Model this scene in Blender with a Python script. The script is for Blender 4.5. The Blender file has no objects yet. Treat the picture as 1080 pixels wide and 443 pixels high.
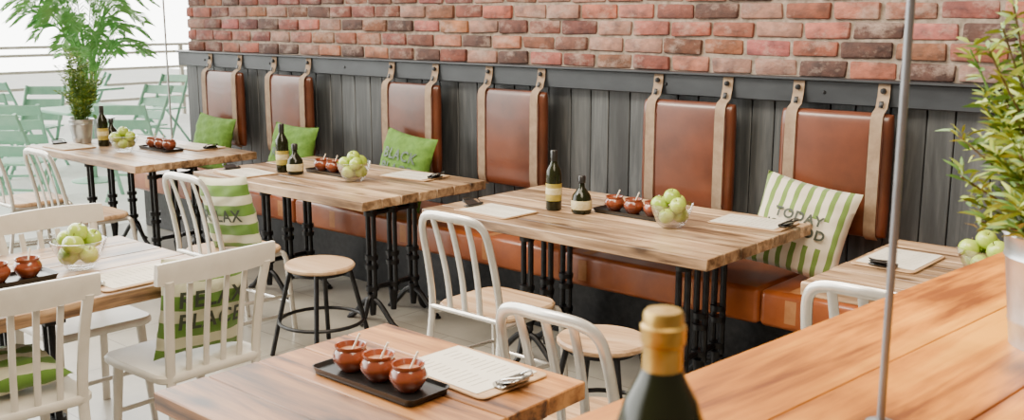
import bpy, bmesh, math, random
from mathutils import Vector, Matrix, Euler
random.seed(7)
V=Vector
# ------------------------------------------------------------ materials
def newmat(name):
    m=bpy.data.materials.new(name); m.use_nodes=True
    nt=m.node_tree; b=nt.nodes['Principled BSDF']
    return m,nt,b
def ramp(nt,stops):
    r=nt.nodes.new('ShaderNodeValToRGB'); e=r.color_ramp.elements
    while len(e)<len(stops): e.new(.5)
    for i,(p,c) in enumerate(stops):
        e[i].position=p; e[i].color=(*c,1)
    return r
def mixc(nt,mode,fac,a,b):
    n=nt.nodes.new('ShaderNodeMix'); n.data_type='RGBA'; n.blend_type=mode
    for sock,val in ((n.inputs[0],fac),(n.inputs[6],a),(n.inputs[7],b)):
        if isinstance(val,bpy.types.NodeSocket): nt.links.new(val,sock)
        elif isinstance(val,tuple): sock.default_value=(*val,1)
        else: sock.default_value=val
    return n.outputs[2]
def coords(nt,scale,rnd=True):
    tc=nt.nodes.new('ShaderNodeTexCoord'); mp=nt.nodes.new('ShaderNodeMapping')
    mp.inputs['Scale'].default_value=scale
    if rnd:
        oi=nt.nodes.new('ShaderNodeObjectInfo'); ad=nt.nodes.new('ShaderNodeVectorMath'); ad.operation='ADD'
        mu=nt.nodes.new('ShaderNodeVectorMath'); mu.operation='SCALE'; mu.inputs[0].default_value=(3,7,5)
        nt.links.new(oi.outputs['Random'],mu.inputs['Scale'])
        nt.links.new(tc.outputs['Object'],ad.inputs[0]); nt.links.new(mu.outputs[0],ad.inputs[1])
        nt.links.new(ad.outputs[0],mp.inputs['Vector'])
    else: nt.links.new(tc.outputs['Object'],mp.inputs['Vector'])
    return mp.outputs[0]
def noise(nt,vec,sc=1,det=5,rough=.6,dist=0):
    n=nt.nodes.new('ShaderNodeTexNoise'); nt.links.new(vec,n.inputs['Vector'])
    n.inputs['Scale'].default_value=sc; n.inputs['Detail'].default_value=det
    n.inputs['Roughness'].default_value=rough; n.inputs['Distortion'].default_value=dist
    return n.outputs['Fac']
def bump(nt,b,h,st,dist=.005):
    n=nt.nodes.new('ShaderNodeBump'); n.inputs['Strength'].default_value=st; n.inputs['Distance'].default_value=dist
    nt.links.new(h,n.inputs['Height']); nt.links.new(n.outputs[0],b.inputs['Normal'])
def tinted(nt,col):
    a=nt.nodes.new('ShaderNodeAttribute'); a.attribute_name='tint'
    return mixc(nt,'MULTIPLY',1.0,col,a.outputs['Color'])
def M(name,c1,c2=None,scale=(8,8,8),rough=.5,bmp=0,metal=0,tint=False,coat=0,lo=.35,hi=.65,det=5,spec=.5,bd=.005,wash=None):
    m,nt,b=newmat(name); c2=c2 or tuple(x*.8 for x in c1)
    v=coords(nt,scale); n=noise(nt,v,1,det)
    r=ramp(nt,[(lo,c1),(hi,c2)]); nt.links.new(n,r.inputs[0]); col=r.outputs[0]
    if tint: col=tinted(nt,col)
    if wash:
        n2=noise(nt,coords(nt,(6,6,9)),1,8,.72); rw=ramp(nt,[(.50,(0,0,0)),(.70,(.8,.8,.8))]); nt.links.new(n2,rw.inputs[0])
        col=mixc(nt,'MIX',rw.outputs[0],col,wash)
    nt.links.new(col,b.inputs['Base Color'])
    b.inputs['Roughness'].default_value=rough; b.inputs['Metallic'].default_value=metal
    b.inputs['Coat Weight'].default_value=coat; b.inputs['Specular IOR Level'].default_value=spec
    if bmp: bump(nt,b,n,bmp,bd)
    return m
def wood(name,dark,mid,light,along='X',rough=.4,coat=.0,gs=1.0,knot=True,st=(.40,.49,.60)):
    m,nt,b=newmat(name)
    s=(1.6,26,26) if along=='X' else ((26,1.6,26) if along=='Y' else (26,26,1.6))
    s2=(.9,6,6) if along=='X' else ((6,.9,6) if along=='Y' else (6,6,.9))
    v=coords(nt,tuple(x*gs for x in s)); v2=coords(nt,tuple(x*gs for x in s2))
    n1=noise(nt,v,1,6,.65,.4); n2=noise(nt,v2,1,4,.6,1.6)
    w=nt.nodes.new('ShaderNodeMath'); w.operation='MULTIPLY_ADD'; w.inputs[1].default_value=.5
    nt.links.new(n1,w.inputs[0])
    h=nt.nodes.new('ShaderNodeMath'); h.operation='MULTIPLY'; h.inputs[1].default_value=.5
    nt.links.new(n2,h.inputs[0]); nt.links.new(h.outputs[0],w.inputs[2])
    r=ramp(nt,[(st[0],dark),(st[1],mid),(st[2],light)]); nt.links.new(w.outputs[0],r.inputs[0])
    col=r.outputs[0]
    if knot:
        vk=coords(nt,(2.4,6,6) if along=='X' else (6,2.4,6))
        vo=nt.nodes.new('ShaderNodeTexVoronoi'); nt.links.new(vk,vo.inputs['Vector']); vo.inputs['Scale'].default_value=1.3
        rk=ramp(nt,[(.07,(.12,.08,.055)),(.24,(1,1,1))]); nt.links.new(vo.outputs['Distance'],rk.inputs[0])
        col=mixc(nt,'MULTIPLY',.9,col,rk.outputs[0])
        n3=noise(nt,coords(nt,(1.5,3,3)),1,3); rb=ramp(nt,[(.35,(.55,.50,.46)),(.6,(1.05,1.02,1))]); nt.links.new(n3,rb.inputs[0])
        col=mixc(nt,'MULTIPLY',.9,col,rb.outputs[0])
    col=tinted(nt,col); nt.links.new(col,b.inputs['Base Color'])
    b.inputs['Roughness'].default_value=rough; b.inputs['Coat Weight'].default_value=coat; b.inputs['Coat Roughness'].default_value=.25
    bump(nt,b,w.outputs[0],.4,.003)
    return m
def glass(name,col=(1,1,1)):
    m=bpy.data.materials.new(name); m.use_nodes=True; nt=m.node_tree; nt.nodes.clear()
    o=nt.nodes.new('ShaderNodeOutputMaterial'); t=nt.nodes.new('ShaderNodeBsdfTransparent'); g=nt.nodes.new('ShaderNodeBsdfGlossy')
    t.inputs[0].default_value=(*col,1); g.inputs['Roughness'].default_value=.03
    f=nt.nodes.new('ShaderNodeLayerWeight'); f.inputs[0].default_value=.25
    r=ramp(nt,[(.0,(.07,.07,.07)),(.9,(.7,.7,.7))]); nt.links.new(f.outputs['Facing'],r.inputs[0])
    mx=nt.nodes.new('ShaderNodeMixShader'); nt.links.new(r.outputs[0],mx.inputs[0]); nt.links.new(t.outputs[0],mx.inputs[1]); nt.links.new(g.outputs[0],mx.inputs[2])
    nt.links.new(mx.outputs[0],o.inputs[0]); return m
def stripes(name,base,col,freq,width,axis='X',mid=0):
    m,nt,b=newmat(name); v=coords(nt,(1,1,1),False)
    sp=nt.nodes.new('ShaderNodeSeparateXYZ'); nt.links.new(v,sp.inputs[0])
    def mth(op,a,bb=None,c=None):
        n=nt.nodes.new('ShaderNodeMath'); n.operation=op
        for i,x in enumerate((a,bb,c)):
            if x is None: continue
            if isinstance(x,(int,float)): n.inputs[i].default_value=x
            else: nt.links.new(x,n.inputs[i])
        return n.outputs[0]
    x=mth('MULTIPLY_ADD',sp.outputs[axis],freq,100.0)
    fr=mth('FRACT',x); k=mth('LESS_THAN',fr,width)
    if mid:
        za=mth('ABSOLUTE',mth('ADD',sp.outputs['Z'],.01)); k=mth('MULTIPLY',k,mth('MAXIMUM',mth('GREATER_THAN',za,mid),mth('GREATER_THAN',mth('ABSOLUTE',sp.outputs['X']),.135)))
    nz=noise(nt,coords(nt,(160,160,160)),1,2)
    c=mixc(nt,'MIX',k,base,col); nt.links.new(c,b.inputs['Base Color'])
    b.inputs['Roughness'].default_value=.9; b.inputs['Sheen Weight'].default_value=.2
    bump(nt,b,nz,.3,.002); return m

WT=wood('wood_reclaimed',(.095,.052,.026),(.34,.215,.12),(.60,.43,.27),'X',.36,st=(.39,.49,.60))
WTY=wood('wood_reclaimed_cross',(.085,.045,.022),(.32,.19,.095),(.52,.35,.20),'Y',.36)
WN=wood('wood_warm',(.06,.02,.005),(.27,.11,.03),(.46,.22,.07),'X',.42)
WB=wood('wood_counter',(.20,.052,.002),(.54,.19,.009),(.74,.32,.022),'Y',.45,.0,st=(.38,.49,.60))
WS=wood('wood_seat',(.26,.15,.075),(.45,.28,.155),(.55,.38,.235),'X',.45,knot=False)
WDK=wood('panel_dark',(.014,.016,.018),(.034,.038,.041),(.080,.085,.087),'Z',.5,knot=False,st=(.36,.5,.65))
LS=M('leather_seat',(.235,.052,.010),(.37,.094,.019),(5,5,5),.34,.15,coat=.12)
LP=M('leather_pad',(.060,.016,.0065),(.13,.036,.015),(3,3,3),.31,.12,coat=.12)
ST=M('strap_suede',(.19,.125,.078),(.26,.185,.12),(20,20,20),.75,.2)
STS=M('strap_seat',(.40,.16,.055),(.48,.22,.085),(20,20,20),.6,.2)
IR=M('iron_black',(.006,.006,.008),(.018,.018,.02),(30,30,30),.4,.2,metal=.5)
LG=M('ledge_steel',(.013,.016,.021),(.028,.033,.04),(3,9,9),.45,.1,metal=.2)
AL=M('aluminium',(.55,.52,.47),(.67,.64,.59),(12,12,12),.25,0,metal=.65)
WH=M('paint_white',(.60,.56,.49),(.68,.64,.57),(10,10,10),.4)
BR=M('brick_clay',(.20,.062,.038),(.065,.023,.017),(14,14,20),.85,.9,tint=True,lo=.3,hi=.7,bd=.012,det=8,wash=(.33,.245,.205))
MO=M('mortar',(.31,.25,.21),(.16,.13,.105),(25,25,25),.95,.9,bd=.01)
FLm,nt,b=newmat('floor_stone')
v=coords(nt,(1,1,1),False); bt=nt.nodes.new('ShaderNodeTexBrick'); nt.links.new(v,bt.inputs['Vector'])
bt.inputs['Color1'].default_value=(.27,.25,.215,1); bt.inputs['Color2'].default_value=(.32,.30,.26,1); bt.inputs['Mortar'].default_value=(.16,.15,.13,1)
bt.inputs['Scale'].default_value=1; bt.inputs['Brick Width'].default_value=.9; bt.inputs['Row Height'].default_value=.6; bt.inputs['Mortar Size'].default_value=.004
nn=noise(nt,coords(nt,(3,3,3)),1,8); cc=mixc(nt,'OVERLAY',.5,bt.outputs[0],nn); nt.links.new(cc,b.inputs['Base Color']); b.inputs['Roughness'].default_value=.32
GR=M('terrace_paving',(.66,.70,.68),(.76,.79,.76),(2,2,2),.7)
PG=M('cloth_green',(.062,.150,.014),(.10,.215,.026),(30,30,30),.9,.3)
PST=stripes('cloth_stripe_cream',(.60,.54,.42),(.13,.215,.04),18,.42,mid=.062)
PSG=stripes('cloth_stripe_green',(.54,.53,.38),(.10,.21,.025),10,.55,'Z')
INK=M('ink_dark',(.02,.03,.02),(.03,.04,.02))
INKG=M('ink_green',(.008,.03,.005),(.012,.04,.008))
CL=M('clay_terracotta',(.27,.062,.022),(.14,.03,.013),(12,12,12),.2,.05,coat=.5)
CLI=M('bowl_inside',(.36,.16,.07),(.26,.09,.04),(30,30,30),.4,.2)
TR=M('tray_black',(.006,.006,.006),(.01,.01,.01),(9,9,9),.3)
AP=M('apple_green',(.27,.41,.03),(.40,.51,.07),(14,14,14),.25,0,coat=.25)
STM=M('stem_brown',(.1,.06,.02))
GL=glass('glass_clear')
BG=M('bottle_glass',(.006,.008,.002),(.012,.014,.004),(4,4,4),.12,spec=.35)
GD=M('gold_foil',(.31,.185,.035),(.48,.31,.075),(40,40,40),.36,.15,metal=.7)
LBG=M('label_cream',(.62,.55,.36),(.5,.42,.2),(40,60,90),.6)
LBY=M('label_ochre',(.40,.30,.05),(.25,.21,.04),(30,40,60),.5)
CAP=M('cap_black',(.012,.01,.01),(.016,.016,.016),rough=.3)
PA=M('paper',(.60,.55,.46),(.68,.63,.54),(6,6,6),.8)
LN=M('print_grey',(.42,.38,.33),(.34,.30,.26),(30,30,30),.8)
BD=M('board_wood',(.36,.21,.10),(.46,.30,.17),(4,40,40),.5)
SV=M('steel_silver',(.4,.41,.4),(.55,.55,.55),(30,30,30),.22,metal=.9)
ZN=M('zinc_bucket',(.40,.42,.43),(.54,.56,.58),(18,18,18),.32,.1,metal=.85)
SO=M('soil',(.05,.03,.02),(.1,.07,.04),(40,40,40),.95,.8)
L1=M('leaf_yellowgreen',(.16,.23,.012),(.32,.38,.04),(9,9,9),.5)
L2=M('leaf_green',(.045,.12,.012),(.10,.20,.025),(9,9,9),.5)
L3=M('leaf_palm',(.11,.34,.06),(.26,.54,.15),(3,3,3),.5)
MI=M('paint_mint',(.20,.47,.34),(.28,.55,.41),(6,6,6),.45)
SP=M('spoon_pale',(.75,.68,.55),(.8,.74,.62),rough=.5)
POLE=M('pole_steel',(.16,.165,.18),(.22,.23,.25),rough=.35,metal=.5)
# ------------------------------------------------------------ builder
def cr(pts,n=6):
    pts=[V(p) for p in pts]; out=[]
    L=len(pts)
    for i in range(L-1):
        p0=pts[max(i-1,0)];p1=pts[i];p2=pts[i+1];p3=pts[min(i+2,L-1)]
        for k in range(n):
            t=k/n
            out.append(.5*((2*p1)+(p2-p0)*t+(2*p0-5*p1+4*p2-p3)*t*t+(3*p1-p0-3*p2+p3)*t**3))
    out.append(pts[-1]); return out
class B:
    def __init__(s): s.bm=bmesh.new(); s.mats=[]; s.cl=s.bm.loops.layers.float_color.new('tint')
    def mi(s,m):
        if m not in s.mats: s.mats.append(m)
        return s.mats.index(m)
    def raw(s,vs,fs,mat,T=None,tint=1.0,smooth=True):
        if T is not None: vs=[T@V(v) for v in vs]
        bv=[s.bm.verts.new(v) for v in vs]; k=s.mi(mat)
        tc=(tint,tint,tint,1) if not isinstance(tint,tuple) else (*tint,1)
        for f in fs:
            try: F=s.bm.faces.new([bv[i] for i in f])
            except ValueError: continue
            F.material_index=k; F.smooth=smooth
            for l in F.loops: l[s.cl]=tc
    def box(s,size,loc,mat,rot=(0,0,0),bev=.003,seg=1,tint=1.0,jit=0):
        t=bmesh.new(); bmesh.ops.create_cube(t,size=1)
        for v in t.verts:
            v.co=V((v.co.x*size[0],v.co.y*size[1],v.co.z*size[2]))
            if jit: v.co+=V((random.uniform(-jit,jit),random.uniform(-jit,jit),random.uniform(-jit,jit)))
        if bev: bmesh.ops.bevel(t,geom=t.edges[:],offset=min(bev,min(size)*.45),segments=seg,profile=.5,affect='EDGES')
        t.verts.index_update()
        T=Matrix.Translation(loc)@Euler(rot).to_matrix().to_4x4()
        s.raw([v.co.copy() for v in t.verts],[[v.index for v in f.verts] for f in t.faces],mat,T,tint); t.free()
    def tube(s,pts,a,mat,b=None,ref=(0,0,1),seg=10,tint=1.0,cap=True):
        pts=[V(p) for p in pts]; n=len(pts); vs=[];fs=[]
        A=a if isinstance(a,(list,tuple)) else [a]*n
        ref=V(ref)
        for i,p in enumerate(pts):
            t=(pts[min(i+1,n-1)]-pts[max(i-1,0)]).normalized()
            r=ref if abs(t.dot(ref.normalized()))<.98 else V((1,0,0))
            sd=t.cross(r).normalized(); nr=sd.cross(t)
            bb=A[i] if b is None else b
            for k in range(seg):
                an=2*math.pi*(k+.5)/seg
                vs.append(p+sd*math.cos(an)*A[i]+nr*math.sin(an)*bb)
        for i in range(n-1):
            for k in range(seg):
                k2=(k+1)%seg; fs.append([i*seg+k,i*seg+k2,(i+1)*seg+k2,(i+1)*seg+k])
        if cap: fs.append(list(range(seg))[::-1]); fs.append([(n-1)*seg+k for k in range(seg)])
        s.raw(vs,fs,mat,None,tint)
    def lathe(s,prof,mat,loc=(0,0,0),seg=28,T=None,tint=1.0):
        vs=[];fs=[];n=len(prof)
        for r,z in prof:
            for k in range(seg):
                an=2*math.pi*k/seg; vs.append(V((loc[0]+max(r,1e-4)*math.cos(an),loc[1]+max(r,1e-4)*math.sin(an),loc[2]+z)))
        for i in range(n-1):
            for k in range(seg):
                k2=(k+1)%seg; fs.append([i*seg+k,i*seg+k2,(i+1)*seg+k2,(i+1)*seg+k])
        s.raw(vs,fs,mat,T,tint)
    def slab(s,outline,z0,z1,mat,tint=1.0,rnd=.004):
        n=len(outline); vs=[];fs=[]
        cx=sum(p[0] for p in outline)/n; cy=sum(p[1] for p in outline)/n
        def ring(sc,z):
            for x,y in outline:
                d=math.hypot(x-cx,y-cy); k=(d-sc)/d
                vs.append((cx+(x-cx)*k,cy+(y-cy)*k,z))
        ring(rnd,z0);ring(0,z0+rnd);ring(0,z1-rnd);ring(rnd,z1)
        for i in range(3):
            for k in range(n):
                k2=(k+1)%n; fs.append([i*n+k,i*n+k2,(i+1)*n+k2,(i+1)*n+k])
        fs.append(list(range(n))[::-1]); fs.append([3*n+k for k in range(n)])
        s.raw(vs,fs,mat,None,tint)
    def leaf(s,p,d,L,w,mat,droop=.2,tint=1.0):
        d=V(d).normalized(); up=V((random.uniform(-1,1),random.uniform(-1,1),random.uniform(-.3,1)))
        sd=d.cross(up)
        if sd.length<1e-3: sd=d.cross(V((1,0,0)))
        sd.normalize(); nn=sd.cross(d)
        p=V(p); m1=p+d*L*.35+nn*L*.04; m2=p+d*L*.7+V((0,0,-L*droop*.4)); e=p+d*L+V((0,0,-L*droop))
        s.raw([p,m1+sd*w,m1-sd*w,m2+sd*w*.8,m2-sd*w*.8,e],[[0,1,2],[1,3,4,2],[3,5,4]],mat,None,tint)
    def strap(s,pts,xc,hw,th,mat):
        vs=[];fs=[]
        for p in pts: vs+=[(xc-hw,p[0],p[1]),(xc+hw,p[0],p[1])]
        for i in range(len(pts)-1): fs.append([2*i,2*i+1,2*i+3,2*i+2])
        n=len(vs)
        for i,p in enumerate(pts):
            q=V(pts[min(i+1,len(pts)-1)])-V(pts[max(i-1,0)]); q.normalize(); nx,nz=q[1]*th,-q[0]*th
            vs+=[(xc-hw,p[0]+nx,p[1]+nz),(xc+hw,p[0]+nx,p[1]+nz)]
        fs+= [[j+n for j in f] for f in fs[:]]
        for i in range(len(pts)-1):
            fs.append([2*i,2*i+2,2*i+2+n,2*i+n]); fs.append([2*i+1,2*i+3,2*i+3+n,2*i+1+n])
        fs.append([0,1,1+n,n]); s.raw(vs,fs,mat)
    def done(s,name,loc=(0,0,0),rot=(0,0,0),ang=40):
        me=bpy.data.meshes.new(name+'_mesh'); bmesh.ops.recalc_face_normals(s.bm,faces=s.bm.faces[:]) 
        s.bm.to_mesh(me); s.bm.free()
        for m in s.mats: me.materials.append(m)
        me.set_sharp_from_angle(angle=math.radians(ang))
        return put(name,me,loc,rot)
def put(name,me,loc=(0,0,0),rot=(0,0,0)):
    o=bpy.data.objects.new(name,me); bpy.context.collection.objects.link(o); o.location=loc; o.rotation_euler=rot
    return o
def rrect(w,h,r,n=5,cx=0,cy=0):
    out=[]
    for (sx,sy,a0) in ((1,1,0),(-1,1,90),(-1,-1,180),(1,-1,270)):
        for k in range(n+1):
            a=math.radians(a0+90*k/n); out.append((cx+sx*(w/2-r)+r*math.cos(a),cy+sy*(h/2-r)+r*math.sin(a)))
    return out
# ------------------------------------------------------------ room shell
WX0,WX1=-7.47,2.6
b=B(); b.box((12.2,10,.1),(-1.52,-.4,-.05),FLm,bev=0); b.done('floor')
b=B(); b.box((22,26,.1),(-18.62,4,-.06),GR,bev=0); b.done('terrace_ground')
b=B(); b.box((WX1-WX0-.04,.2,2.9),((WX0+WX1)/2+.03,4.619,1.45),MO,bev=0)
z=1.365; r=0
while z<2.86:
    x=WX0+.05-(.125 if r%2 else 0)+random.uniform(-.02,.02)
    while x<WX1:
        L=.242+random.uniform(-.012,.012); x0=max(x,WX0+.03); x1=min(x+L-.016,WX1)
        if x1-x0>.04:
            q=random.random(); base=random.uniform(.6,2.1)
            tint=(base,base*random.uniform(.85,1.25),base*random.uniform(.85,1.35))
            if q<.18: tint=(.45,.62,.75)
            elif q<.36: tint=(1.6,2.6,3.1)
            b.box((x1-x0,.06,.072),((x0+x1)/2,4.537+random.uniform(-.008,.005),z+.037),BR,bev=.010,seg=2,tint=tint,jit=.005)
        x+=L
    b.box((.06,.2,.074),(WX0+.03,4.64,z+.037),BR,bev=.006,tint=random.uniform(.8,1.3),jit=.002)
    z+=.088; r+=1
b.box((.03,.2,1.3),(WX0-.005,4.62,.65),WDK,bev=.003)
b.done('wall_back')
b=B(); x=WX0
while x<WX1:
    w=random.choice((.12,.14,.16)); t=random.uniform(.65,1.45)
    b.box((w-.005,.022,1.27),(x+w/2,4.506,.635),WDK,bev=.003,tint=(t,t*1.0,t*1.01)); x+=w
b.done('wainscot_panel')
b=B(); b.box((WX1-WX0+.04,.09,.012),((WX0+WX1)/2,4.455,1.358),LG,bev=.003)
b.box((WX1-WX0+.04,.035,.105),((WX0+WX1)/2,4.455,1.30),LG,bev=.004)
for i in range(12): b.lathe([(0,.006),(.006,.005),(.009,0)],IR,T=Matrix.Translation((-7.2+i*.85+.1,4.437,1.30))@Matrix.Rotation(math.pi/2,4,'X'),seg=10)
b.done('trim_1')
# ------------------------------------------------------------ bench
b=B()
segs=[-7.44,-6.45,-5.35,-4.25,-3.12,-2.02,-.92,.2,1.3,2.4]
for a,c in zip(segs,segs[1:]):
    b.box((c-a-.004,.555,.165),((a+c)/2,4.215,.3875),LS,bev=.026,seg=4)
    b.tube([(a+.02,3.955,.448),(c-.02,3.955,.448)],.004,LS,seg=6)
b.box((9.82,.46,.30),(-2.52,4.26,.15),IR,bev=.004)
for x in (-7.2,-6.6,-5.95,-5.5,-4.96,-4.31,-3.65,-2.99,-2.38,-1.87,-1.2,-.6,.5,1.2):
    b.strap([(4.46,.471),(4.1,.471),(3.975,.471),(3.945,.461),(3.937,.44),(3.937,.34),(3.945,.313),(3.99,.302)],x,.026,-.0035,STS)
b.done('banquette_bench')
# ------------------------------------------------------------ backrest pads
b=B(); N=26; PW,PH=.53,.56; zc=-.38
def padpt(i,j,front):
    sx=math.sin((-1+2*i/N)*math.pi/2); sz=math.sin((-1+2*j/N)*math.pi/2)
    x=sx*PW/2*(1-.02*sz**8); z_=zc+sz*PH/2*(1-.02*sx**8)
    e=max(0,(1-abs(sx)**14)*(1-abs(sz)**14))**.45
    bul=.010*(1-sx*sx)*(1-sz*sz)
    return (x,-.030-.038*e-bul if front else -.030+.022*e,z_)
for fr in (True,False):
    vs=[padpt(i,j,fr) for i in range(N+1) for j in range(N+1)]
    fs=[[i*(N+1)+j,(i+1)*(N+1)+j,(i+1)*(N+1)+j+1,i*(N+1)+j+1] for i in range(N) for j in range(N)]
    b.raw(vs,fs,LP)
bmesh.ops.remove_doubles(b.bm,verts=b.bm.verts[:],dist=.0003)
for s in (-.2,.2):
    b.strap([(-.007,.025),(-.012,-.03),(-.028,-.080),(-.060,-.098),(-.074,-.118),(-.0785,-.17),(-.0795,-.38),(-.0785,-.60),(-.070,-.648),(-.04,-.668)],s,.027,-.004,ST)
    for e in (-.031,.031): b.tube([(s+e,-.0735,-.17),(s+e,-.077,-.38),(s+e,-.0735,-.60)],.0022,LP,seg=5)
    b.lathe([(0,.012),(.012,.010),(.013,0)],IR,T=Matrix.Translation((s,-.016,-.005))@Matrix.Rotation(math.pi/2,4,'X'),seg=12)
    b.box((.02,.004,.03),(s,-.034,-.063),IR,rot=(-.35,0,0),bev=.002)
pad=b.done('leather_backrest',(-6.81,4.437,1.325),ang=60)
for x in (-5.98,-4.72,-3.87,-2.69,-1.92,-.66,.16): put('leather_backrest',pad.data,(x,4.437,1.325))
# ------------------------------------------------------------ tables
def trestle(b,x,yc,top,ex=.15,foot=.24):
    b.box((.09,2*ex+.16,.012),(x,yc,top-.006),IR,bev=.003)
    for s in (-1,0,1):
        y=yc+s*ex
        b.box((.085,.085,.03),(x,y,top-.026),IR,bev=.006)
        for dx in (-.022,.022):
            b.tube([(x+dx,y,top-.03),(x+dx,y,.16)],.014,IR,seg=8)
        b.tube([(x,y,.17),(x,y,.05)],[.028,.016],IR,seg=10)
        for zz in (top-.08,top-.32,.32,.20): b.tube([(x,y,zz-.012),(x,y,zz+.012)],.036,IR,seg=12)
    for zz in (top-.08,.20): b.tube([(x,yc-ex,zz),(x,yc+ex,zz)],.014,IR,seg=8)
    for s in (-1,1):
        b.tube(cr([(x,yc+s*ex,.16),(x,yc+s*(ex+.03),.14),(x,yc+s*(foot-.03),.045),(x,yc+s*foot,.014)],5),.015,IR,ref=(1,0,0),seg=8)
        for t in (-1,1):
            b.tube(cr([(x,yc+s*ex,.14),(x+t*.06,yc+s*ex,.12),(x+t*.15,yc+s*ex,.035),(x+t*.19,yc+s*ex,.012)],5),.015,IR,ref=(0,1,0),seg=8)
            b.lathe([(0,.0),(.02,0),(.02,.008),(.012,.014),(0,.014)],IR,(x+t*.19,yc+s*ex,0),seg=12)
def table(name,x0,x1,y0,y1,mat,legs,axis='X',H=.74,th=.048,boards=7,ex=.15,foot=.24):
    b=B(); cx,cy=(x0+x1)/2,(y0+y1)/2; lx,ly=x1-x0,y1-y0
    for i in range(boards):
        t=random.uniform(.72,1.2)
        if axis=='X':
            w=ly/boards; b.box((lx-random.uniform(0,.010),w-.003,th),(0,-ly/2+w*(i+.5),H-th/2+random.uniform(-.0008,.0008)),mat,bev=.0035,tint=t)
        else:
            w=lx/boards; b.box((w-.003,ly-random.uniform(0,.010),th),(-lx/2+w*(i+.5),0,H-th/2),mat,bev=.0035,tint=t)
    b.box((lx*.86,.07,.03),(0,0,H-th-.015),IR,bev=.003)
    for lxp in legs: trestle(b,lxp-cx,-.02 if ly>.85 else 0,H-th-.001,ex=ex,foot=foot)
    return b.done(name,(cx,cy,0))
table('dining_table',-5.32,-3.79,3.20,4.10,WT,(-5.0,-4.06))
table('dining_table',-3.46,-1.90,3.28,4.2,WT,(-3.04,-2.18))
table('dining_table',-7.28,-5.76,3.08,3.96,WT,(-6.9,-6.05))
table('dining_table',-1.50,-.02,3.22,4.12,WT,(-1.15,-.4))
table('dining_table',-2.22,-1.46,1.19,1.95,WN,(-1.86,),boards=5,ex=.12,foot=.2)
table('dining_table',-3.98,-3.13,.75,2.04,WTY,(-3.55,),axis='Y',boards=5)
# ------------------------------------------------------------ chairs
def metal_chair():
    b=B()
    P=[(-.205,-.275,0),(-.198,-.225,.22),(-.192,-.195,.45),(-.188,-.215,.62),(-.182,-.25,.77),(-.165,-.266,.835),(-.115,-.275,.862),(0,-.285,.868)]
    P=P+[(-x,y,z) for x,y,z in P[-2::-1]]
    b.tube(cr(P,5),.019,AL,b=.011,ref=(0,1,0),seg=12)
    for x in (-.092,0,.092):
        b.tube(cr([(x*.9,-.195,.452),(x*.93,-.212,.6),(x*1.0,-.25,.76),(x*1.02,-.282,.858)],5),.017,AL,b=.005,ref=(0,1,0),seg=10)
    b.tube([(-.192,-.198,.455),(.192,-.198,.455)],.011,AL,seg=8)
    for s in (-1,1):
        b.tube(cr([(s*.17,.16,.435),(s*.19,.185,.40),(s*.2,.2,.2),(s*.207,.215,0)],4),.014,AL,ref=(1,0,0),seg=8)
        b.tube([(s*.193,-.2,.43),(s*.175,.175,.43)],.012,AL,seg=8)
        b.tube([(s*.198,-.225,.22),(s*.2,.2,.2)],.009,AL,seg=8)
        b.tube([(s*.2,-.24,.12),(s*.203,.208,.1)],.009,AL,seg=8)
    b.tube([(-.175,.175,.43),(.175,.175,.43)],.012,AL,seg=8)
    b.tube([(-.2,.205,.16),(.2,.205,.16)],.009,AL,seg=8); b.tube([(-.2,-.235,.16),(.2,-.235,.16)],.009,AL,seg=8)
    b.slab([(x,y) for x,y in rrect(.40,.39,.09,6)],.440,.466,WS,rnd=.008)
    return b.done('metal_dining_chair')
mc=metal_chair(); mc.location=(-2.76,3.05,0)
for x,y,r in ((-1.64,2.28,0),(-4.47,2.90,.03),(-5.93,2.84,0),(-6.72,2.84,.02),(-1.10,3.06,0)):
    put('metal_dining_chair',mc.data,(x,y,0),(0,0,r))
def white_chair():
    b=B()
    for s in (-1,1):
        b.tube(cr([(s*.18,-.225,0),(s*.175,-.20,.25),(s*.172,-.19,.45),(s*.180,-.215,.65),(s*.192,-.25,.80)],5),.018,WH,b=.013,ref=(0,1,0),seg=8)
        b.tube([(s*.165,.155,.44),(s*.185,.19,0)],[.019,.013],WH,seg=10)
        b.tube([(s*.176,-.205,.2),(s*.178,.175,.2)],.009,WH,seg=8)
    for x in (-.107,-.036,.036,.107):
        b.tube(cr([(x*.95,-.19,.455),(x*.97,-.208,.6),(x*1.02,-.24,.78)],5),.011,WH,b=.008,ref=(0,1,0),seg=8)
    vs=[];fs=[];N=14
    for i in range(N+1):
        t=-1+2*i/N; x=t*.232; y=-.262+.022*t*t; h=.042-.006*t*t
        for dy,dz in ((-.011,-h),(-.011,-h*.3),(-.013,h*.6),(-.008,h),(.008,h),(.010,h*.6),(.011,-h*.3),(.010,-h)):
            vs.append((x,y+dy-(dz)*.12,.825+dz))
    for i in range(N):
        for k in range(8): k2=(k+1)%8; fs.append([i*8+k,i*8+k2,(i+1)*8+k2,(i+1)*8+k])
    fs.append(list(range(8))); fs.append([N*8+k for k in range(8)])
    b.raw(vs,fs,WH)
    b.slab(rrect(.42,.41,.05,5),.43,.462,WH,rnd=.008)
    b.tube([(-.178,.175,.24),(.178,.175,.24)],.009,WH,seg=8)
    return b.done('wooden_dining_chair')
R=math.radians
wc=white_chair(); wc.location=(-3.19,1.84,0); wc.rotation_euler=(0,0,R(92))
put('wooden_dining_chair',wc.data,(-3.25,1.24,0),(0,0,R(86)))
put('wooden_dining_chair',wc.data,(-3.88,1.80,0),(0,0,R(-91)))
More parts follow.
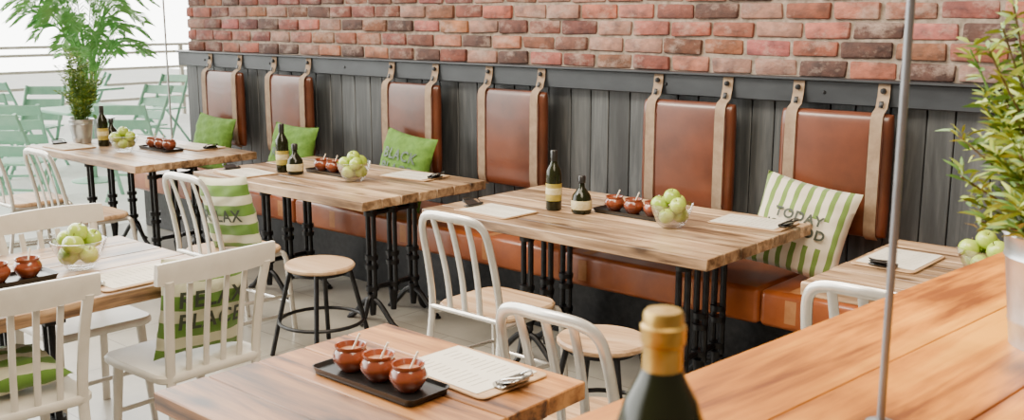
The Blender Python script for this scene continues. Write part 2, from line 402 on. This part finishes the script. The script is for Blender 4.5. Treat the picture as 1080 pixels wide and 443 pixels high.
def stool():
    b=B()
    b.slab([(.175*math.cos(2*math.pi*k/36),.165*math.sin(2*math.pi*k/36)) for k in range(36)],.44,.466,WS,rnd=.008)
    for sx in (-1,1):
        for sy in (-1,1):
            b.tube(cr([(sx*.10,sy*.10,.438),(sx*.125,sy*.125,.3),(sx*.175,sy*.175,0)],4),.012,IR,ref=(1,0,0),seg=8)
    b.lathe([(.135,.418),(.135,.438),(.12,.438),(.12,.418)],IR,seg=24)
    cir=[(.205*math.cos(2*math.pi*k/24),.205*math.sin(2*math.pi*k/24),.18) for k in range(25)]
    b.tube(cir,.009,IR,seg=8,cap=False)
    return b.done('low_stool')
so=stool(); so.location=(-3.86,2.98,0)
put('low_stool',so.data,(-2.14,2.95,0),(0,0,.2))
# ------------------------------------------------------------ pillows
def pillow(mat,loc,rot,text=None,w=.42,h=.40,T=.065,ts=.075,tin=INK,ty=0):
    b=B(); N=22
    def prof(sx,sz): return T*max(0,(1-sx*sx)*(1-sz*sz))**.42
    def pt(i,j,sg):
        sx=-1+2*i/N; sz=-1+2*j/N
        x=sx*w/2*(1-.07*(1-sz*sz)); z_=sz*h/2*(1-.07*(1-sx*sx))
        wr=.004*math.sin(9*sx+5*sz)+.003*math.sin(17*sz-6*sx)
        return (x,sg*(prof(sx,sz)+(wr if prof(sx,sz)>.02 else 0)),z_)
    for sg in (-1,1):
        vs=[pt(i,j,sg) for i in range(N+1) for j in range(N+1)]
        fs=[[i*(N+1)+j,(i+1)*(N+1)+j,(i+1)*(N+1)+j+1,i*(N+1)+j+1] for i in range(N) for j in range(N)]
        b.raw(vs,fs,mat)
    bmesh.ops.remove_doubles(b.bm,verts=b.bm.verts[:],dist=.0005)
    o=b.done('throw_pillow',loc,rot,ang=80)
    if text:
        cu=bpy.data.curves.new('txt','FONT'); cu.body=text; cu.size=ts; cu.align_x='CENTER'; cu.align_y='CENTER'; cu.offset=.002; cu.space_character=1.15
        to=bpy.data.objects.new('tmp',cu); bpy.context.collection.objects.link(to); bpy.context.view_layer.update()
        me=bpy.data.meshes.new_from_object(to.evaluated_get(bpy.context.evaluated_depsgraph_get())); bpy.data.objects.remove(to)
        bt=bmesh.new(); bt.from_mesh(me); bmesh.ops.triangulate(bt,faces=bt.faces[:])
        for _ in range(2): bmesh.ops.subdivide_edges(bt,edges=[e for e in bt.edges if e.calc_length()>.012],cuts=1)
        for v in bt.verts:
            x,y=v.co.x,v.co.y+ty; v.co=V((x,-(prof(min(1,max(-1,x/(w/2))),min(1,max(-1,y/(h/2))))+.0085),y))
        bt.to_mesh(me); bt.free(); me.materials.clear(); me.materials.append(tin)
        t=bpy.data.objects.new('printed_lettering',me); bpy.context.collection.objects.link(t); t.parent=o
    return o
pillow(PST,(-1.98,4.225,.705),(R(-17),R(9),R(4)),'TODAY\nIS GOOD',w=.45,h=.43,ts=.06,ty=.012)
pillow(PG,(-4.60,4.22,.71),(R(-16),R(5),R(-4)),'BLACK\nPLACE',w=.48,h=.46,ts=.09,tin=INKG,ty=.03)
pillow(PG,(-5.74,4.22,.695),(R(-16),R(2),R(4)),'RELAX',w=.44,h=.43,ts=.08,tin=INKG)
pillow(PG,(-6.72,4.22,.695),(R(-16),R(3),R(0)),w=.48,h=.43)
pillow(PSG,(-3.09,1.87,.655),(R(9),R(3),R(92)),'RELAX\nPLACE',w=.36,h=.37,T=.055,ts=.08)
pillow(PSG,(-4.36,2.82,.67),(R(9),R(-5),R(6)),'RELAX',w=.38,h=.39,T=.055,ts=.085)
pillow(PSG,(-3.29,1.24,.525),(R(-88),0,R(84)),w=.36,h=.34,T=.05)
# ------------------------------------------------------------ tabletop things
TZ=.7415
def bottle():
    b=B()
    b.lathe([(0,0),(.034,0),(.0375,.006),(.0375,.165),(.034,.19),(.02,.215),(.0145,.23),(.0135,.262),(.0155,.264),(.0155,.27)],BG)
    b.lathe([(.016,.232),(.0165,.236),(.0165,.278),(.014,.283),(0,.284)],CAP,seg=20)
    b.lathe([(.0379,.045),(.0381,.047),(.0381,.125),(.0379,.127)],LBY)
    b.lathe([(.0383,.075),(.0385,.076),(.0385,.105),(.0383,.106)],LBG)
    return b.done('olive_oil_bottle')
def small_bottle():
    b=B()
    b.lathe([(0,0),(.042,0),(.047,.008),(.048,.05),(.042,.085),(.025,.108),(.015,.12),(.013,.14),(.017,.142),(.017,.15)],BG)
    b.lathe([(.018,.143),(.018,.172),(.015,.176),(0,.177)],CAP,seg=20)
    b.lathe([(.0476,.02),(.0486,.022),(.0486,.058),(.0476,.062)],LBG)
    return b.done('balsamic_bottle')
bo=bottle(); bo.location=(-2.97,3.68,TZ); sb=small_bottle(); sb.location=(-2.82,3.70,TZ)
put('olive_oil_bottle',bo.data,(-4.90,3.54,TZ)); put('balsamic_bottle',sb.data,(-4.78,3.54,TZ))
put('olive_oil_bottle',bo.data,(-6.83,3.43,TZ)); put('balsamic_bottle',sb.data,(-6.96,3.56,TZ))
b=B()
b.lathe([(0,0),(.036,0),(.0385,.006),(.0385,.20),(.0375,.222),(.030,.245),(.0205,.262),(.0165,.272)],BG,seg=40)
b.lathe([(.0212,.252),(.0178,.262),(.0165,.274),(.0165,.292),(.0185,.294),(.0187,.308),(.0165,.31),(.0163,.318),(.0145,.321),(0,.322)],GD,seg=36)
b.done('olive_oil_bottle',(-.434,.682,1.0915))
def tray(n=3):
    b=B(); 
    o=rrect(.13*n-.02,.135,.02,4)
    b.slab(o,0,.008,TR,rnd=.002)
    L=len(o); vs=[];fs=[]
    for sc,z in ((0,.006),(-.008,.018),(-.004,.018),(.004,.008)):
        for x,y in o:
            d=math.hypot(x,y); k=(d-sc)/d; vs.append((x*k,y*k,z))
    for i in range(3):
        for k in range(L): k2=(k+1)%L; fs.append([i*L+k,i*L+k2,(i+1)*L+k2,(i+1)*L+k])
    b.raw(vs,fs,TR)
    for i in range(n):
        x=(i-(n-1)/2)*.108
        b.lathe([(0,0),(.027,0),(.034,.008),(.0465,.028),(.047,.04),(.041,.052),(.038,.056),(.0415,.064),(.041,.067),(.037,.066),(.034,.056),(.031,.05)],CL,(x,0,.009),seg=30)
        b.lathe([(.033,.052),(.015,.054),(0,.055)],CLI,(x,0,.009),seg=20)
        b.tube([(x,.0,.05),(x+.02,.015,.105)],.003,SP,seg=6)
    return b.done('condiment_tray')
tr=tray(); tr.location=(-2.61,3.82,TZ)
put('condiment_tray',tr.data,(-4.63,3.70,TZ)); put('condiment_tray',tr.data,(-6.36,3.60,TZ))
put('condiment_tray',tr.data,(-1.85,1.60,TZ)); put('condiment_tray',tr.data,(-3.54,1.36,TZ),(0,0,R(90)))
def apples(n,seed):
    random.seed(seed); b=B()
    b.lathe([(0,0),(.042,0),(.05,.006),(.062,.02),(.088,.075),(.096,.105),(.0935,.106),(.085,.076),(.058,.023),(.04,.011),(0,.010)],GL,seg=40)
    P=[(.034,.02,.055),(-.034,.02,.055),(0,-.04,.055),(.045,-.022,.105),(-.05,-.018,.10),(.0,.05,.105),(0,.0,.135),(-.02,.045,.14)][:n]
    for x,y,z in P:
        r=.037*random.uniform(.94,1.06); prof=[]
        for k in range(15):
            th=math.pi*k/14; rr=r*math.sin(th)*(1+.04*math.cos(th)); zz=-r*.92*math.cos(th)
            if th>2.6: zz-=r*.30*((th-2.6)/.54)**1.5
            if th<.4: zz+=r*.15*(1-th/.4)
            prof.append((rr,zz))
        T=Matrix.Translation((x,y,z))@Euler((random.uniform(-.6,.6),random.uniform(-.6,.6),0)).to_matrix().to_4x4()
        b.lathe(prof,AP,T=T,seg=24)
        b.tube([T@V((0,0,r*.6)),T@V((.004,0,r*1.05))],.0018,STM,seg=5)
    return b.done('apple_bowl')
ap=apples(7,3); ap.location=(-2.33,3.70,TZ)
ap2=apples(7,5); ap2.location=(-1.04,3.70,TZ)
put('apple_bowl',ap2.data,(-4.33,3.60,TZ)); put('apple_bowl',ap.data,(-6.45,3.38,TZ),(0,0,1)); put('apple_bowl',ap.data,(-3.55,1.66,TZ),(0,0,2))
def clipboard(silver=False):
    b=B()
    b.slab(rrect(.34,.24,.02,4),0,.006,BD,rnd=.002)
    b.slab(rrect(.30,.215,.004,2,cx=-.012),.0063,.0078,PA,rnd=.0005)
    random.seed(4)
    for i in range(11):
        L=random.uniform(.04,.08); x=-.13+i*.022
        for y0 in (-.05,.05): b.box((.0022,L,.0004),(x,y0,.0081),LN,bev=0)
    m=SV if silver else CAP
    b.box((.03,.10,.006),(.152,0,.012),m,bev=.002)
    b.tube([(.14,-.05,.016),(.14,.05,.016)],.007,m,seg=10)
    b.box((.045,.075,.004),(.17,0,.024),m,rot=(0,-.3,0),bev=.0015)
    for s in (-1,1): b.tube(cr([(.14,s*.04,.018),(.17,s*.045,.035),(.20,s*.02,.04),(.205,0,.04)],4),.0028,m,ref=(0,0,1),seg=6)
    return b.done('menu_clipboard')
cb=clipboard(); cb.location=(-3.14,3.46,TZ); cb.rotation_euler=(0,0,R(178))
cbs=clipboard(True); cbs.location=(-1.73,1.805,TZ); cbs.rotation_euler=(0,0,R(-3))
for x,y,r,d in ((-2.10,4.01,4,cb),(-4.19,3.93,6,cb),(-5.02,3.36,176,cb),(-6.26,3.82,2,cb),(-6.95,3.24,180,cb),(-3.28,1.72,-88,cbs),(-1.355,3.74,-90,cb)):
    put('menu_clipboard',d.data,(x,y,TZ),(0,0,R(r)))
# ------------------------------------------------------------ counter
random.seed(11)
b=B(); cw=.78
for i in range(4):
    w=cw/4; b.box((w-.0012,3.2,.05),(w*(i+.5),1.3,-.025),WB,bev=.002,tint=random.uniform(.9,1.1))
b.box((.03,3.0,.10),(.10,1.3,-.10),IR,bev=.003); b.box((.03,3.0,.10),(cw-.1,1.3,-.10),IR,bev=.003)
for y in (-.1,2.7):
    for x in (.1,cw-.1): b.box((.05,.05,.95),(x,y,-.565),IR,bev=.004); b.box((.1,.1,.02),(x,y,-1.08),IR,bev=.004)
b.box((.04,2.8,.04),(cw-.1,1.3,-.85),IR,bev=.004)
b.done('counter_table',(-.93,.05,1.0900),(0,0,R(-5.6)))
def bucket(b,r0,r1,h):
    b.lathe([(0,0),(r0,0),(r0,.004),(r0+(r1-r0)*.2,h*.2),(r0+(r1-r0)*.2+.002,h*.22),(r0+(r1-r0)*.25,h*.25),(r0+(r1-r0)*.78,h*.78),(r0+(r1-r0)*.8+.003,h*.8),(r0+(r1-r0)*.85,h*.84),(r1,h-.004),(r1+.004,h),(r1+.001,h+.003),(r1-.004,h),(r1-.008,h-.02),(0,h-.022)],ZN,seg=40)
    b.lathe([(r1-.009,h-.016),(0,h-.008)],SO,seg=24)
random.seed(21)
b=B(); bucket(b,.078,.10,.195)
for i in range(130):
    a=random.uniform(0,2*math.pi); r0=random.uniform(0,.06); out=random.uniform(.03,.165); hh=random.uniform(.04,.43)*(1-.25*out/.19)
    p0=V((r0*math.cos(a),r0*math.sin(a),.18)); p3=V((p0.x+out*math.cos(a),p0.y+out*math.sin(a),.19+hh))
    p1=p0+V((out*.15*math.cos(a),out*.15*math.sin(a),hh*.4)); p2=p0.lerp(p3,.7)+V((0,0,hh*.08))
    pts=cr([p0,p1,p2,p3],7); b.tube(pts,.0018,STM if i%2 else L2,seg=5)
    for k in range(4,len(pts)):
        for q in range(3):
            az=random.uniform(0,2*math.pi); d=V((math.cos(az),math.sin(az),random.uniform(0,1.2)))
            b.leaf(pts[k]+V((0,0,random.uniform(-.01,.01))),d,random.uniform(.025,.052),random.uniform(.0022,.0042),L1 if random.random()<.65 else L2,.2)
b.done('potted_plant',(-.395,1.87,1.0905))
b=B(); bucket(b,.06,.085,.17)
for i in range(80):
    a=random.uniform(0,2*math.pi); r0=random.uniform(0,.05); out=random.uniform(0,.15); hh=random.uniform(.2,.55)*(1-.5*out/.15)
    p0=V((r0*math.cos(a),r0*math.sin(a),.16)); p3=V((p0.x+out*math.cos(a),p0.y+out*math.sin(a),.17+hh))
    pts=cr([p0,p0.lerp(p3,.5)+V((0,0,.04)),p3],8); b.tube(pts,.0018,L2,seg=4)
    for k in range(2,len(pts)):
        for q in range(4):
            az=random.uniform(0,2*math.pi); b.leaf(pts[k],(math.cos(az),math.sin(az),.6),.035,.003,L2 if q else L1,.1)
b.done('potted_rosemary',(-7.12,3.42,TZ))
b=B(); b.tube([(0,0,0),(0,0,1.7)],.0055,POLE,seg=12); b.lathe([(0,0),(.02,0),(.02,.006),(.006,.01)],POLE,seg=16); b.done('steel_pole',(-.49,1.33,1.0905))
b=B(); b.tube([(0,0,0),(0,0,3)],.008,ZN,seg=12); b.lathe([(0,0),(.05,0),(.05,.008),(.012,.012)],ZN,seg=16); b.done('steel_pole',(-7.56,4.38,0))
# ------------------------------------------------------------ terrace
def mint_chair():
    b=B()
    for s in (-1,1):
        b.tube([(s*.21,-.24,.88),(s*.21,.2,0)],.018,MI,seg=8); b.tube([(s*.19,.2,.45),(s*.19,-.22,0)],.016,MI,seg=8)
    for i in range(3):
        z_=.56+i*.135; y=-.24+(.86-z_)*.512-.01
        b.box((.46,.014,.10),(0,y,z_),MI,rot=(.45,0,0),bev=.004)
    for i in range(6): b.box((.44,.055,.018),(0,-.12+i*.066,.455),MI,bev=.004)
    b.tube([(-.2,.1,.2),(.2,.1,.2)],.012,MI,seg=8)
    return b.done('garden_chair')
gc=mint_chair(); gc.location=(-8.65,4.62,-.01); gc.rotation_euler=(0,0,R(40))
for x,y,r in ((-8.6,3.55,30),(-9.35,3.95,50),(-10.9,4.35,40),(-10.5,5.75,190),(-12.6,5.2,20),(-13.4,6.6,160),(-12.2,7.0,200),(-11.2,4.9,220)):
    put('garden_chair',gc.data,(x,y,-.01),(0,0,R(r)))
b=B()
b.slab(rrect(.8,.8,.04,4),.71,.74,MI); b.tube([(0,0,.71),(0,0,.02)],.03,MI); b.lathe([(0,0),(.22,0),(.22,.012),(.04,.04)],MI,seg=28)
gt=b.done('garden_table',(-9.9,4.85,-.01))
put('garden_table',gt.data,(-12.7,6.1,-.01),(0,0,.3))
b=B()
for i in range(12): b.box((.06,.06,1.15),(0,-8+i*1.6,.575),WH,bev=.004)
for z_ in (.3,.55,.8,1.05,1.17): b.box((.04,18,.045),(0,.8,z_),WH,bev=.004)
b.done('terrace_railing',(-15.6,4.5,-.01))
random.seed(5)
b=B(); b.lathe([(0,0),(.2,0),(.26,.45),(.27,.46),(.25,.46),(.23,.42),(0,.42)],ZN,seg=32)
for i in range(40):
    a=2*math.pi*i/40*3+random.uniform(-.2,.2); L=random.uniform(.35,.85); hz=random.uniform(1.2,1.9)
    p=[V((.05*math.cos(a),.05*math.sin(a),.42)),V((.10*math.cos(a),.10*math.sin(a),hz*.7)),V((L*.5*math.cos(a),L*.5*math.sin(a),hz)),V((L*.85*math.cos(a),L*.85*math.sin(a),hz+.04)),V((L*1.1*math.cos(a),L*1.1*math.sin(a),hz-.08))]
    pts=cr(p,8); b.tube(pts,.007,L3,seg=5)
    for k in range(10,len(pts)-1):
        t=(pts[k+1]-pts[k]).normalized(); sd=t.cross(V((0,0,1))).normalized()
        for s in (-1,1):
            for q in (0,.5): b.leaf(pts[k].lerp(pts[k+1],q),sd*s*.8+t*.8+V((0,0,.3)),.20*(1-.4*abs(k-22)/12),.008,L3,.2)
b.done('potted_palm',(-11.7,5.75,-.01))
# ------------------------------------------------------------ camera + light
cd=bpy.data.cameras.new('camera'); cam=bpy.data.objects.new('camera',cd); bpy.context.collection.objects.link(cam)
cam.location=(0,0,1.65); cam.rotation_euler=(R(90-10.92),0,R(41.3)); cd.lens=36*1070/1080; cd.sensor_width=36
cd.clip_start=.05; cd.dof.use_dof=True; cd.dof.focus_distance=4.0; cd.dof.aperture_fstop=7
bpy.context.scene.camera=cam
w=bpy.data.worlds.new('world'); bpy.context.scene.world=w; w.use_nodes=True; nt=w.node_tree
bg=nt.nodes['Background']
tc=nt.nodes.new('ShaderNodeTexCoord'); sp=nt.nodes.new('ShaderNodeSeparateXYZ'); nt.links.new(tc.outputs['Generated'],sp.inputs[0])
mr=nt.nodes.new('ShaderNodeMapRange'); mr.interpolation_type='SMOOTHSTEP'
mr.inputs['From Min'].default_value=.35; mr.inputs['From Max'].default_value=.82; mr.inputs['To Min'].default_value=0; mr.inputs['To Max'].default_value=1
ng=nt.nodes.new('ShaderNodeMath'); ng.operation='MULTIPLY'; ng.inputs[1].default_value=-1
nt.links.new(sp.outputs['X'],ng.inputs[0]); nt.links.new(ng.outputs[0],mr.inputs['Value'])
c=mixc(nt,'MIX',mr.outputs[0],(.34,.27,.20),(9.6,9.6,9.0)); nt.links.new(c,bg.inputs[0]); bg.inputs[1].default_value=1.0
def area(name,loc,rot,sx,sy,e,col):
    l=bpy.data.lights.new(name,'AREA'); l.shape='RECTANGLE'; l.size=sx; l.size_y=sy; l.energy=e; l.color=col
    o=bpy.data.objects.new(name,l); bpy.context.collection.objects.link(o); o.location=loc; o.rotation_euler=rot
area('ceiling_light',(-3.5,2.0,3.6),(R(20),0,0),6,1.2,310,(1,.86,.66))
area('ceiling_light',(-.5,1.2,3.4),(R(15),0,0),2,1.5,105,(1,.84,.62))
s=bpy.data.lights.new('sun','SUN'); s.energy=1.5; s.angle=R(12); s.color=(1,.93,.80)
so=bpy.data.objects.new('sun',s); bpy.context.collection.objects.link(so); so.rotation_euler=(R(38),R(-38),0)
